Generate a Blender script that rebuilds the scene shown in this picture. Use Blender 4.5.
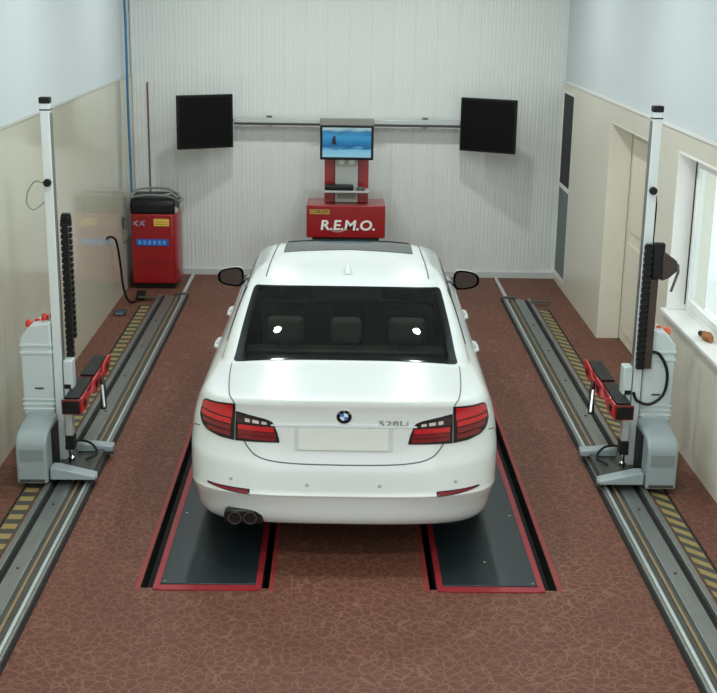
import bpy, bmesh, math, random
import numpy as np
from mathutils import Vector, Matrix
random.seed(7)
for o in list(bpy.data.objects): bpy.data.objects.remove(o)
scn = bpy.context.scene
COL = scn.collection

# ---------------------------------------------------------------- camera
def camera_axes(p, yaw, roll):
    cy, sy = math.cos(yaw), math.sin(yaw)
    f = Vector((sy*math.cos(p), cy*math.cos(p), -math.sin(p)))
    r = Vector((cy, -sy, 0)); u = r.cross(f)
    return r*math.cos(roll)+u*math.sin(roll), u*math.cos(roll)-r*math.sin(roll), f
cam_d = bpy.data.cameras.new('camera'); cam = bpy.data.objects.new('camera', cam_d); COL.objects.link(cam)
cam_d.sensor_fit = 'HORIZONTAL'; cam_d.sensor_width = 36; cam_d.lens = 36*1257.63/717
cam_d.clip_start = .05; cam_d.clip_end = 200
r_, u_, f_ = camera_axes(.2772285, .01714913, .01579077)
M = Matrix((r_, u_, -f_)).transposed().to_4x4(); M.translation = (-.02005, -6.75493, 3.31835)
cam.matrix_world = M
scn.camera = cam
# ---------------------------------------------------------------- sky, lights, exposure
w = bpy.data.worlds.new('world'); scn.world = w; w.use_nodes = True
bg = w.node_tree.nodes['Background']; bg.inputs[0].default_value = (.90, .98, .97, 1); bg.inputs[1].default_value = 1.45
LAMP_POWER = 29
LAMP_SPOTS = [(x, y) for y in (-2.6, .3, 3.1, 6.0) for x in (-1.02, 1.14)]
scn.view_settings.view_transform = 'Standard'; scn.view_settings.look = 'None'
scn.view_settings.gamma = 1; scn.view_settings.exposure = 0.16; scn.view_settings.use_curve_mapping = False

# ---------------------------------------------------------------- materials
def lin(c): return tuple((v/12.92 if v <= .04045 else ((v+.055)/1.055)**2.4) for v in (k/255 for k in c))
MATS = {}
def mat(name, rgb, rough=.5, metal=0, coat=0, noise=0, scale=20, bump=0, spec=.5, emit=None, stretch=None):
    if name in MATS: return MATS[name]
    m = bpy.data.materials.new(name); m.use_nodes = True; nt = m.node_tree; b = nt.nodes['Principled BSDF']
    c = lin(rgb); b.inputs['Base Color'].default_value = (*c, 1)
    b.inputs['Roughness'].default_value = rough; b.inputs['Metallic'].default_value = metal
    b.inputs['Coat Weight'].default_value = coat; b.inputs['Coat Roughness'].default_value = .04
    b.inputs['Specular IOR Level'].default_value = spec
    if emit: b.inputs['Emission Color'].default_value = (*lin(emit[0]), 1); b.inputs['Emission Strength'].default_value = emit[1]
    if noise or bump:
        tc = nt.nodes.new('ShaderNodeTexCoord'); mp = nt.nodes.new('ShaderNodeMapping')
        if stretch: mp.inputs['Scale'].default_value = stretch
        nz = nt.nodes.new('ShaderNodeTexNoise'); nz.inputs['Scale'].default_value = scale; nz.inputs['Detail'].default_value = 4
        nt.links.new(tc.outputs['Object'], mp.inputs[0]); nt.links.new(mp.outputs[0], nz.inputs['Vector'])
        if noise:
            mx = nt.nodes.new('ShaderNodeMix'); mx.data_type = 'RGBA'
            mx.inputs[6].default_value = (*[k*(1-noise) for k in c], 1); mx.inputs[7].default_value = (*[min(1, k*(1+noise)) for k in c], 1)
            nt.links.new(nz.outputs['Fac'], mx.inputs[0]); nt.links.new(mx.outputs[2], b.inputs['Base Color'])
        if bump:
            bp = nt.nodes.new('ShaderNodeBump'); bp.inputs['Strength'].default_value = bump; bp.inputs['Distance'].default_value = .01
            nt.links.new(nz.outputs['Fac'], bp.inputs['Height']); nt.links.new(bp.outputs[0], b.inputs['Normal'])
    MATS[name] = m; return m
def glass(name, tint, rough=.02, refl=1.0):
    m = bpy.data.materials.new(name); m.use_nodes = True; nt = m.node_tree; nt.nodes.clear()
    o = nt.nodes.new('ShaderNodeOutputMaterial'); mx = nt.nodes.new('ShaderNodeMixShader')
    tr = nt.nodes.new('ShaderNodeBsdfTransparent'); tr.inputs[0].default_value = (*tint, 1)
    gl = nt.nodes.new('ShaderNodeBsdfGlossy'); gl.inputs['Roughness'].default_value = rough; gl.inputs[0].default_value = (refl, refl, refl, 1)
    lw = nt.nodes.new('ShaderNodeLayerWeight'); lw.inputs[0].default_value = .5
    pw = nt.nodes.new('ShaderNodeMath'); pw.operation = 'POWER'; pw.inputs[1].default_value = 5; nt.links.new(lw.outputs['Facing'], pw.inputs[0])
    fr = nt.nodes.new('ShaderNodeMath'); fr.operation = 'MULTIPLY_ADD'; fr.inputs[1].default_value = .95; fr.inputs[2].default_value = .045; nt.links.new(pw.outputs[0], fr.inputs[0])
    nt.links.new(fr.outputs[0], mx.inputs[0]); nt.links.new(tr.outputs[0], mx.inputs[1]); nt.links.new(gl.outputs[0], mx.inputs[2])
    nt.links.new(mx.outputs[0], o.inputs[0]); MATS[name] = m; return m
def floor_material():
    m = bpy.data.materials.new('patterned_vinyl'); m.use_nodes = True; nt = m.node_tree; N = nt.nodes; L = nt.links
    b = N['Principled BSDF']; b.inputs['Roughness'].default_value = .62; b.inputs['Specular IOR Level'].default_value = .3
    tc = N.new('ShaderNodeTexCoord')
    def math_(op, a, c=None, d=None):
        n = N.new('ShaderNodeMath'); n.operation = op
        for i, v in enumerate((a, c, d)):
            if v is None: continue
            if isinstance(v, (int, float)): n.inputs[i].default_value = v
            else: L.new(v, n.inputs[i])
        return n.outputs[0]
    sep = N.new('ShaderNodeSeparateXYZ'); L.new(tc.outputs['Object'], sep.inputs[0])
    P = .34
    def cell(v, sh): return math_('SUBTRACT', math_('FRACT', math_('ADD', math_('DIVIDE', v, P), sh)), .5)
    cx, cy = cell(sep.outputs[0], .13), cell(sep.outputs[1], .4)
    r = math_('SQRT', math_('ADD', math_('MULTIPLY', cx, cx), math_('MULTIPLY', cy, cy)))
    vo = N.new('ShaderNodeTexVoronoi'); vo.feature = 'DISTANCE_TO_EDGE'; vo.inputs['Scale'].default_value = 15
    L.new(tc.outputs['Object'], vo.inputs['Vector'])
    vl = math_('LESS_THAN', vo.outputs['Distance'], .042)
    nz0 = N.new('ShaderNodeTexNoise'); nz0.inputs['Scale'].default_value = 9; L.new(tc.outputs['Object'], nz0.inputs['Vector'])
    rr = math_('ADD', r, math_('MULTIPLY', math_('SUBTRACT', nz0.outputs['Fac'], .5), .05))
    ringl = math_('LESS_THAN', math_('ABSOLUTE', math_('SUBTRACT', math_('FRACT', math_('MULTIPLY', rr, 6.5)), .5)), .09)
    ang = math_('ARCTAN2', cy, cx)
    spoke = math_('LESS_THAN', math_('ABSOLUTE', math_('SINE', math_('MULTIPLY', ang, 5))), math_('DIVIDE', .06, math_('ADD', r, .08)))
    spoke = math_('MULTIPLY', spoke, math_('GREATER_THAN', math_('SINE', math_('MULTIPLY', rr, 23)), .2))
    web = math_('MAXIMUM', math_('MULTIPLY', ringl, .5), math_('MAXIMUM', math_('MULTIPLY', vl, .85), math_('MULTIPLY', spoke, .7)))
    nz = N.new('ShaderNodeTexNoise'); nz.inputs['Scale'].default_value = 1.1; nz.inputs['Detail'].default_value = 5; L.new(tc.outputs['Object'], nz.inputs['Vector'])
    nz2 = N.new('ShaderNodeTexNoise'); nz2.inputs['Scale'].default_value = 60; nz2.inputs['Detail'].default_value = 3; L.new(tc.outputs['Object'], nz2.inputs['Vector'])
    base = N.new('ShaderNodeMix'); base.data_type = 'RGBA'; base.inputs[6].default_value = (*lin((88, 52, 41)), 1); base.inputs[7].default_value = (*lin((105, 65, 52)), 1)
    L.new(math_('ADD', math_('MULTIPLY', nz.outputs['Fac'], .6), math_('MULTIPLY', nz2.outputs['Fac'], .4)), base.inputs[0])
    mix = N.new('ShaderNodeMix'); mix.data_type = 'RGBA'; mix.inputs[7].default_value = (*lin((146, 108, 87)), 1)
    L.new(math_('MULTIPLY', web, math_('ADD', .1, math_('MULTIPLY', nz.outputs['Fac'], .75))), mix.inputs[0]); L.new(base.outputs[2], mix.inputs[6])
    L.new(mix.outputs[2], b.inputs['Base Color']); MATS['floor'] = m; return m
def screen_material():
    m = bpy.data.materials.new('screen_picture'); m.use_nodes = True; nt = m.node_tree; N = nt.nodes; L = nt.links
    b = N['Principled BSDF']; b.inputs['Roughness'].default_value = .15; b.inputs['Base Color'].default_value = (.01, .02, .03, 1)
    tc = N.new('ShaderNodeTexCoord'); sp = N.new('ShaderNodeSeparateXYZ'); L.new(tc.outputs['Generated'], sp.inputs[0])
    nz = N.new('ShaderNodeTexNoise'); nz.inputs['Scale'].default_value = 3.0; nz.inputs['Detail'].default_value = 3
    mp = N.new('ShaderNodeMapping'); mp.inputs['Scale'].default_value = (.8, 1, 3); L.new(tc.outputs['Generated'], mp.inputs[0]); L.new(mp.outputs[0], nz.inputs['Vector'])
    ad = N.new('ShaderNodeMath'); ad.operation = 'MULTIPLY_ADD'; ad.inputs[1].default_value = .35; L.new(nz.outputs['Fac'], ad.inputs[0])
    sb = N.new('ShaderNodeMath'); sb.operation = 'SUBTRACT'; sb.inputs[1].default_value = .17; L.new(sp.outputs[2], sb.inputs[0]); L.new(sb.outputs[0], ad.inputs[2])
    rp = N.new('ShaderNodeValToRGB'); L.new(ad.outputs[0], rp.inputs[0]); e = rp.color_ramp.elements
    e[0].position = 0; e[0].color = (*lin((150, 205, 225)), 1); e[1].position = 1; e[1].color = (*lin((170, 205, 205)), 1)
    for p, c in ((.26, (120, 190, 220)), (.36, (20, 95, 150)), (.52, (40, 130, 185)), (.7, (60, 150, 200)), (.84, (40, 120, 165))):
        k = e.new(p); k.color = (*lin(c), 1)
    L.new(rp.outputs[0], b.inputs['Emission Color']); b.inputs['Emission Strength'].default_value = .68
    MATS['screen'] = m; return m

# ---------------------------------------------------------------- helpers
class MB:
    def __init__(s): s.v = []; s.f = []
    def add(s, vs, fs):
        n = len(s.v); s.v += [tuple(map(float, p)) for p in vs]; s.f += [tuple(n+i for i in f) for f in fs]; return s
    def box(s, x0, x1, y0, y1, z0, z1):
        return s.add([(x, y, z) for z in (z0, z1) for y in (y0, y1) for x in (x0, x1)],
                     [(0, 2, 3, 1), (4, 5, 7, 6), (0, 1, 5, 4), (2, 6, 7, 3), (0, 4, 6, 2), (1, 3, 7, 5)])
    def tube(s, pts, r, n=8):
        pts = [Vector(p) for p in pts]; vs = []; fs = []; rs = r if isinstance(r, (list, tuple)) else [r]*len(pts); prev = None
        for i, p in enumerate(pts):
            d = (pts[min(i+1, len(pts)-1)]-pts[max(i-1, 0)]).normalized()
            if prev is None: prev = d.orthogonal().normalized()
            a = (prev-d*prev.dot(d)).normalized(); prev = a; b = d.cross(a)
            for k in range(n):
                t = 2*math.pi*k/n; vs.append(p+(a*math.cos(t)+b*math.sin(t))*rs[i])
        for i in range(len(pts)-1):
            for k in range(n): fs.append((i*n+k, i*n+(k+1) % n, (i+1)*n+(k+1) % n, (i+1)*n+k))
        fs.append(tuple(range(n))[::-1]); fs.append(tuple((len(pts)-1)*n+k for k in range(n)))
        return s.add(vs, fs)
    def lathe(s, prof, c, axis='z', n=24):      # prof: (radius, height along axis)
        vs = []; fs = []
        for r, h in prof:
            for k in range(n):
                t = 2*math.pi*k/n; a, b = r*math.cos(t), r*math.sin(t)
                p = {'z': (a, b, h), 'x': (h, a, b), 'y': (b, h, a)}[axis]; vs.append((p[0]+c[0], p[1]+c[1], p[2]+c[2]))
        m = len(prof)
        for i in range(m-1):
            for k in range(n): fs.append((i*n+k, i*n+(k+1) % n, (i+1)*n+(k+1) % n, (i+1)*n+k))
        fs.append(tuple(range(n))[::-1]); fs.append(tuple((m-1)*n+k for k in range(n)))
        return s.add(vs, fs)
    def prism(s, poly, a0, a1, axis='x'):        # polygon in the two other axes, extruded along axis
        n = len(poly); vs = []
        for a in (a0, a1):
            for p, q in poly: vs.append({'x': (a, p, q), 'y': (p, a, q), 'z': (p, q, a)}[axis])
        fs = [tuple(range(n))[::-1], tuple(range(n, 2*n))]+[(i, (i+1) % n, n+(i+1) % n, n+i) for i in range(n)]
        return s.add(vs, fs)
    def build(s, name, material, parent=None, bevel=0, smooth=False, sub=0, seg=2):
        me = bpy.data.meshes.new(name); me.from_pydata(s.v, [], s.f); me.update()
        bm = bmesh.new(); bm.from_mesh(me); bmesh.ops.recalc_face_normals(bm, faces=bm.faces); bm.to_mesh(me); bm.free()
        me.materials.append(material); o = bpy.data.objects.new(name, me); COL.objects.link(o)
        if parent: o.parent = parent
        if bevel:
            b = o.modifiers.new('bevel', 'BEVEL'); b.width = bevel; b.segments = seg; b.limit_method = 'ANGLE'; b.angle_limit = math.radians(40)
        if sub: k = o.modifiers.new('subdivision', 'SUBSURF'); k.levels = k.render_levels = sub
        if smooth or bevel:
            me.polygons.foreach_set('use_smooth', [True]*len(me.polygons))
            if hasattr(me, 'set_sharp_from_angle'): me.set_sharp_from_angle(angle=math.radians(35))
        return o
def tag(o, label, cat, group=None, kind=None):
    o['label'] = label; o['category'] = cat
    if group: o['group'] = group
    if kind: o['kind'] = kind
    return o
def thing(name, loc, label, cat, group=None, rz=0):
    o = bpy.data.objects.new(name, None); o.empty_display_size = .1; COL.objects.link(o); o.location = loc; o.rotation_euler = (0, 0, rz)
    return tag(o, label, cat, group)
def struct(o): o['kind'] = 'structure'; return o
def copy_mesh(o, parent, loc):
    c = o.copy(); COL.objects.link(c); c.parent = parent; c.location = loc; return c
def text_mesh(body, size, shear=0, bold=.0):
    cu = bpy.data.curves.new('lettering', 'FONT'); cu.body = body; cu.size = size; cu.align_x = 'CENTER'; cu.align_y = 'CENTER'
    cu.shear = shear; cu.offset = bold; cu.extrude = 0; cu.resolution_u = 4
    o = bpy.data.objects.new('lettering', cu); COL.objects.link(o)
    dg = bpy.context.evaluated_depsgraph_get(); me = bpy.data.meshes.new_from_object(o.evaluated_get(dg))
    bpy.data.objects.remove(o); bpy.data.curves.remove(cu)
    vs = [tuple(v.co) for v in me.vertices]; fs = [tuple(p.vertices) for p in me.polygons]; bpy.data.meshes.remove(me)
    return vs, fs
def arc(c, r, a0, a1, n):
    return [(c[0]+r*math.cos(a0+(a1-a0)*i/n), c[1]+r*math.sin(a0+(a1-a0)*i/n)) for i in range(n+1)]
def spline(pts, n=8):
    P = [Vector(p) for p in pts]; P = [P[0]*2-P[1]]+P+[P[-1]*2-P[-2]]; res = []
    for i in range(1, len(P)-2):
        for k in range(n):
            t = k/n; a, b, c, d = P[i-1:i+3]
            res.append(.5*((2*b)+(c-a)*t+(2*a-5*b+4*c-d)*t*t+(3*b-a-3*c+d)*t**3))
    return res+[P[-2]]

# ---------------------------------------------------------------- palette
paint_up = mat('upper_wall_paint', (203, 212, 215), .6, noise=.02, scale=3)
clad = mat('glossy_cream_cladding', (204, 202, 184), .08, noise=.03, scale=2, spec=.6)
clad_r = mat('cream_wall_cladding', (216, 213, 198), .3, noise=.03, scale=2)
panel_white = mat('corrugated_panel_white', (222, 226, 223), .45, noise=.02, scale=2, stretch=(6, 1, .3))
trim_white = mat('white_trim', (232, 233, 230), .4)
steel = mat('brushed_steel', (140, 144, 141), .38, .75, noise=.2, scale=8, stretch=(6, .5, 6))
steel_d = mat('worn_dark_steel', (88, 90, 86), .45, .6, noise=.3, scale=10, stretch=(4, .6, 4))
black = mat('black_plastic', (16, 17, 18), .45, spec=.3)
black_m = mat('matte_black', (10, 10, 10), .8)
rubber = mat('tyre_rubber', (22, 22, 23), .75, bump=.2, scale=60)
red = mat('red_enamel', (150, 15, 22), .3, coat=.4, noise=.06, scale=4)
red_d = mat('dark_red_enamel', (110, 12, 18), .35, coat=.3)
grey_cover = mat('grey_cover_paint', (150, 163, 165), .35, noise=.04, scale=5)
white_cab = mat('pale_grey_enamel', (196, 208, 208), .35, noise=.03, scale=4)
alu = mat('pale_aluminium', (200, 208, 208), .3, .5)
chrome = mat('chrome', (215, 218, 220), .1, 1)
glass_clear = glass('clear_glass', (.92, .95, .95))
floor_m = floor_material()

# ================================================================ the room
XL, XR, YB, ZC, YF = -2.42, 2.56, 8.0, 4.2, -4.0
# floor with the four narrow runway slots left open
RUN = []                                     # per runway: slot, plate and border positions
for m, c in ((-1, -.752), (1, .876)):
    RUN.append((m, c))
SLOT_IN, SLOT_OUT, RUN_Y0, RUN_Y1 = .31, .384, -.19, 4.75
xs = [XL-.3, XR+.6]; holes = []
for m, c in RUN:
    for sg in (-1, 1):
        wd = (SLOT_OUT-SLOT_IN) if sg == m else .042
        a, b = sorted((c+sg*SLOT_IN, c+sg*(SLOT_IN+wd))); holes.append((a, b)); xs += [a, b]
xs = sorted(xs); ys = [-14, RUN_Y0, RUN_Y1, YB+.2]
fl = MB()
for i in range(len(xs)-1):
    for j in range(3):
        xm = (xs[i]+xs[i+1])/2
        if j == 1 and any(a < xm < b for a, b in holes): continue
        fl.add([(xs[i], ys[j], 0), (xs[i+1], ys[j], 0), (xs[i+1], ys[j+1], 0), (xs[i], ys[j+1], 0)], [(0, 1, 2, 3)])
struct(fl.build('floor', floor_m))
struct(MB().box(XL-.4, XR+.4, YF, YB+.2, ZC, ZC+.12).build('ceiling', paint_up))
# back wall of ribbed sheet panels
wb = struct(MB().box(XL-.3, XR+.3, YB+.03, YB+.2, 0, ZC).build('wall_back', panel_white))
PW = .25; n = int(round((XR-XL)/PW)); prof = [(0, .006), (.003, .002), (.012, 0)]
for k in range(5):
    a = .012+k*.0456; prof += [(a+.018, 0), (a+.022, .0025), (a+.036, .0025), (a+.040, 0)]
prof += [(.238, 0), (.247, .002), (.25, .006)]
pm = MB(); vs = []
for x, d in prof: vs += [(x, d, 0), (x, d, ZC)]
for x, d in ((.25, .03), (0, .03)): vs += [(x, d, 0), (x, d, ZC)]
k = len(vs)//2; pm.add(vs, [(2*i, 2*((i+1) % k), 2*((i+1) % k)+1, 2*i+1) for i in range(k)])
p0 = pm.build('wall_panel', panel_white, wb)
for i in range(n):
    o = p0 if i == 0 else copy_mesh(p0, wb, (0, 0, 0)); o.location = (XL+i*PW, YB, 0)
struct(MB().box(XL, XR, YB-.02, YB, 0, .07).build('baseboard_back', mat('pale_skirting', (196, 200, 198), .5)))
# left wall: painted above, glossy cladding sheets below
DADO = 2.33
wl = struct(MB().box(XL-.3, XL-.012, YF, YB+.03, 0, ZC).build('wall_left', paint_up))
L = 1.5
for i in range(8):
    MB().box(XL-.012, XL, YF+i*L+.0015, YF+(i+1)*L-.0015, .0, DADO).build('cladding_panel', clad, wl)
# right wall with a doorway niche, a window and a narrow window by the corner
OPEN = [(3.45, 5.33, 0, 2.14), (.45, 2.80, .93, 2.17), (7.30, 8.03, .08, 2.24)]
def cells(y0, y1, z0, z1):
    yy = sorted({y0, y1, *[v for o in OPEN for v in o[:2] if y0 < v < y1]}); res = []
    for a, b in zip(yy, yy[1:]):
        hit = [o for o in OPEN if o[0] < (a+b)/2 < o[1]]
        zs = [z0]
        for o in hit:
            if o[2] > z0: res.append((a, b, z0, o[2]))
            zs = [o[3]]
        res.append((a, b, zs[0], z1))
    return res
wr = struct(MB().box(XR+.012, XR+.3, YF, YB+.03, DADO, ZC).build('wall_right', paint_up))
for a, b, c, d in cells(YF, YB+.03, 0, DADO):
    MB().box(XR, XR+.3, a, b, c, d).build('cladding_panel', clad_r, wr)
# door in the niche
door_m = mat('cream_door_paint', (222, 216, 198), .4)
d1 = struct(MB().box(XR+.22, XR+.28, 3.45, 5.33, .01, 2.14).build('door_1', door_m))
MB().box(XR+.205, XR+.22, 3.60, 5.18, .12, 1.0).build('door_panel', door_m, d1, bevel=.006)
MB().box(XR+.205, XR+.22, 3.60, 5.18, 1.12, 2.0).build('door_panel', door_m, d1, bevel=.006)
MB().tube([(XR+.20, 3.55, 1.02), (XR+.155, 3.55, 1.02), (XR+.15, 3.66, 1.02)], .009).build('door_handle', chrome, d1, smooth=True)
# pale doorway and window-reveal linings, brightened in colour in place of sunlight
lining = mat('sunlit_cream_paint', (236, 232, 218), .45)
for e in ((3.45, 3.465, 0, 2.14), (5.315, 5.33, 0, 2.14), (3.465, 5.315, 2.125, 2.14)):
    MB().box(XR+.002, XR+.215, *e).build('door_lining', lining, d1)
# big window
w1 = struct(MB().box(XR+.14, XR+.20, .45, 2.80, .93, .99).box(XR+.14, XR+.20, .45, 2.80, 2.11, 2.17)
            .box(XR+.14, XR+.20, .45, .51, .99, 2.11).box(XR+.14, XR+.20, 2.74, 2.80, .99, 2.11)
            .box(XR+.14, XR+.20, 1.55, 1.63, .99, 2.11).build('window_1', trim_white))
for a, b in ((.51, 1.55), (1.63, 2.74)):
    fr = MB()
    for e in ((a, a+.05, .99, 2.11), (b-.05, b, .99, 2.11), (a+.05, b-.05, .99, 1.04), (a+.05, b-.05, 2.06, 2.11)):
        fr.box(XR+.125, XR+.165, *e)
    fr.build('sash', trim_white, w1, bevel=.004)
    MB().box(XR+.142, XR+.148, a+.05, b-.05, 1.04, 2.06).build('pane', glass_clear, w1)
    MB().box(XR+.118, XR+.126, b-.012, b+.004, .99, 2.11).build('gasket', black, w1)
MB().box(XR+.10, XR+.125, 1.58, 1.61, 1.42, 1.56).build('window_handle', black, w1, bevel=.004)
white_rv = mat('sunlit_white_paint', (244, 244, 240), .4)  # white reveal colour also stands for the sun on the window jamb
for e in ((2.785, 2.80, .936, 2.17), (.45, .465, .936, 2.17), (.465, 2.785, 2.155, 2.17)):
    MB().box(XR-.006, XR+.139, *e).build('reveal_lining', white_rv, w1)
MB().box(XR-.04, XR+.14, .40, 2.85, .905, .935).build('window_sill', trim_white, w1, bevel=.006)
# narrow window beside the back corner
dark_glass = mat('dark_window_glass', (20, 26, 32), .5, spec=.15)
frost = mat('frosted_lower_pane', (104, 116, 118), .5, spec=.2)
w2 = struct(MB().box(XR+.002, XR+.06, 7.30, 7.335, .08, 2.24).box(XR+.002, XR+.06, 7.975, 7.995, .08, 2.24).box(XR+.002, XR+.06, 7.335, 7.975, 2.20, 2.24)
            .box(XR+.002, XR+.06, 7.335, 7.975, .08, .12).box(XR+.002, XR+.06, 7.335, 7.975, 1.12, 1.17).build('window_2', trim_white))
MB().box(XR+.008, XR+.02, 7.335, 7.975, 1.17, 2.20).build('pane', dark_glass, w2)
MB().box(XR+.008, XR+.02, 7.335, 7.975, .12, 1.12).build('pane', frost, w2)
struct(MB().box(XR-.012, XR, YF, YB-.02, DADO-.012, DADO+.012).build('trim_1', trim_white))
struct(MB().box(XL, XL+.008, YF, YB-.02, DADO-.008, DADO+.008).build('trim_2', mat('grey_trim', (190, 194, 186), .4)))

# ceiling lamps out of view, added to light the room; one pair matches rear-window reflections
lamp_glow = mat('lamp_diffuser', (255, 255, 255), .5, emit=((250, 253, 255), 12))
for x, y in LAMP_SPOTS:
    t = thing('unseen_ceiling_lamp', (x, y, ZC), 'round white ceiling lamp added unseen over the car bay', 'lamp', 'unseen round lamps on the ceiling')
    MB().lathe([(.05, 0), (.11, -.02), (.125, -.09), (.113, -.09), (.106, -.05)], (0, 0, 0), n=28).build('housing', trim_white, t, smooth=True)
    MB().lathe([(.104, -.055), (.104, -.075)], (0, 0, 0), n=28).build('diffuser', lamp_glow, t)
    ld = bpy.data.lights.new('lamp_light', 'AREA'); ld.shape = 'DISK'; ld.size = .2; ld.energy = LAMP_POWER; ld.color = (.95, 1, .975)
    lo = bpy.data.objects.new('lamp_light', ld); COL.objects.link(lo); lo.parent = t; lo.location = (0, 0, -.1)

# ================================================================ runways under the car
plate_m = mat('dark_slate_runway_plate', (36, 46, 50), .35, .3, noise=.18, scale=14, bump=.05)
red_line = mat('red_floor_line', (142, 30, 40), .5, noise=.12, scale=12)
red_faint = mat('worn_red_floor_line', (140, 44, 44), .55, noise=.2, scale=16)
for m, c in RUN:
    t = thing('runway', (c, 0, 0), 'dark runway plate edged in red, on the side of the ' + ('red tool cabinet' if m < 0 else 'doorway and window'), 'runway', 'runways under the car')
    MB().box(-.275, .275, RUN_Y0+.03, RUN_Y1-.03, .0015, .014).build('plate', plate_m, t, bevel=.004)
    for sg in (-1, 1):
        wd = (SLOT_OUT-SLOT_IN) if sg == m else .042
        a, b = sorted((sg*.275, sg*SLOT_IN)); MB().box(a, b, RUN_Y0-.03, RUN_Y1, .001, .010).build('red_edge', red_line, t)
        a, b = sorted((sg*SLOT_IN, sg*(SLOT_IN+wd)))
        s = MB(); s.box(a-.01, b+.01, RUN_Y0, RUN_Y1, -.13, -.12).box(a-.01, a, RUN_Y0, RUN_Y1, -.12, -.002).box(b, b+.01, RUN_Y0, RUN_Y1, -.12, -.002)
        s.box(a, b, RUN_Y0-.01, RUN_Y0, -.12, -.002).box(a, b, RUN_Y1, RUN_Y1+.01, -.12, -.002).build('slot', black_m, t)
        a, b = sorted((sg*(SLOT_IN+wd+.004), sg*(SLOT_IN+wd+.028))); MB().box(a, b, RUN_Y0-.03, RUN_Y1, .0008, .002).build('border_line', red_faint, t)
    MB().box(-.275, .275, RUN_Y0-.035, RUN_Y0+.028, .001, .008).build('red_end', red_line, t)
    for bx_, by_ in ((-.25, RUN_Y0+.06), (.25, RUN_Y0+.06), (m*.24, .85), (-m*.0, .15)):
        MB().lathe([(.009, .010), (.009, .0145), (.005, .0148)], (bx_, by_, 0), n=10).build('bolt', chrome, t, smooth=True)

# ================================================================ floor rails
haz_y = mat('faded_yellow_paint', (146, 128, 78), .6, noise=.15, scale=30)
haz_k = mat('faded_dark_paint', (62, 64, 58), .65, noise=.2, scale=20)
RY0, RY1 = -3.2, 6.82
def rail(m):
    xi = .055+m*1.735                        # inner edge
    where = 'the red tool cabinet' if m < 0 else 'the doorway and window'
    t = thing('guide_rail', (xi, 0, 0), 'long steel floor rail with grooves on the side of '+where, 'rail', 'steel guide rails set in the floor')
    def X(a, b): return sorted((m*a, m*b))
    def strip(name, a, b, z0, z1, mt, bev=.003, y0=RY0, y1=RY1):
        p, q = X(a, b); return MB().box(p, q, y0, y1, z0, z1).build(name, mt, t, bevel=bev)
    strip('edge_strip', 0, .020, .001, .010, black_m, 0)
    strip('inner_lip', .020, .040, .001, .034, steel)
    strip('inner_lip', .046, .066, .001, .028, alu)
    strip('channel_bed', .066, .150, .001, .008, steel_d, 0)
    strip('bed_plate', .150, .250, .001, .022, steel)
    strip('gear_rack', .108, .124, .008, .018, mat('bronze_rack', (150, 128, 96), .5, .4, noise=.3, scale=30), .002)
    strip('groove', .250, .288, .001, .006, black_m, 0)
    strip('outer_lip', .288, .326, .001, .036, steel)
    strip('edge_strip', .326, .340, .001, .008, black_m, 0)
    p, q = X(.05, .088); MB().box(p, q, RY1, YB-.03, .001, .02).build('cable_cover', alu, t, bevel=.003)
    p, q = X(.0, .16); MB().box(p, q, RY1+.002, RY1+.05, .001, .045).build('end_stop', steel_d, t, bevel=.004)
    p, q = X(.30, .52); MB().box(p, q, RY1-.22, RY1-.17, .037, .05).build('end_bracket', steel_d, t, bevel=.003)
    for i in range(9):
        MB().lathe([(.010, .022), (.010, .028), (.005, .031)], (m*.2, -1.9+i*.95, 0), n=10).build('bolt', steel_d, t, smooth=True)
    h = thing('hazard_tape', (xi+m*.36, 0, 0), 'yellow and dark striped hazard tape along the rail by '+where, 'hazard tape', 'striped tapes along the rails')
    p, q = X(0, .10); MB().box(p, q, RY0, 6.45, .0008, .002).build('backing', haz_k, h)
    p, q = X(.104, .118); MB().box(p, q, RY0, 6.45, .0008, .003).build('border_line', black_m, h)
    y = RY0+.05; first = None; sk = .05 if m > 0 else .0
    while y < 6.35:
        if first is None:
            p, q = X(.004, .096); s0, s1 = (sk, -sk) if m > 0 else (0, 0)
            first = MB().add([(p, s0, .0021), (q, s1, .0021), (q, s1+.075, .0021), (p, s0+.075, .0021), (p, s0, .0032), (q, s1, .0032), (q, s1+.075, .0032), (p, s0+.075, .0032)],
                [(3, 2, 1, 0), (4, 5, 6, 7), (0, 1, 5, 4), (1, 2, 6, 5), (2, 3, 7, 6), (3, 0, 4, 7)]).build('stripe', haz_y, h); first.location = (0, y, 0)
        else: copy_mesh(first, h, (0, y, 0))
        y += .15
for m in (-1, 1): rail(m)

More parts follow.
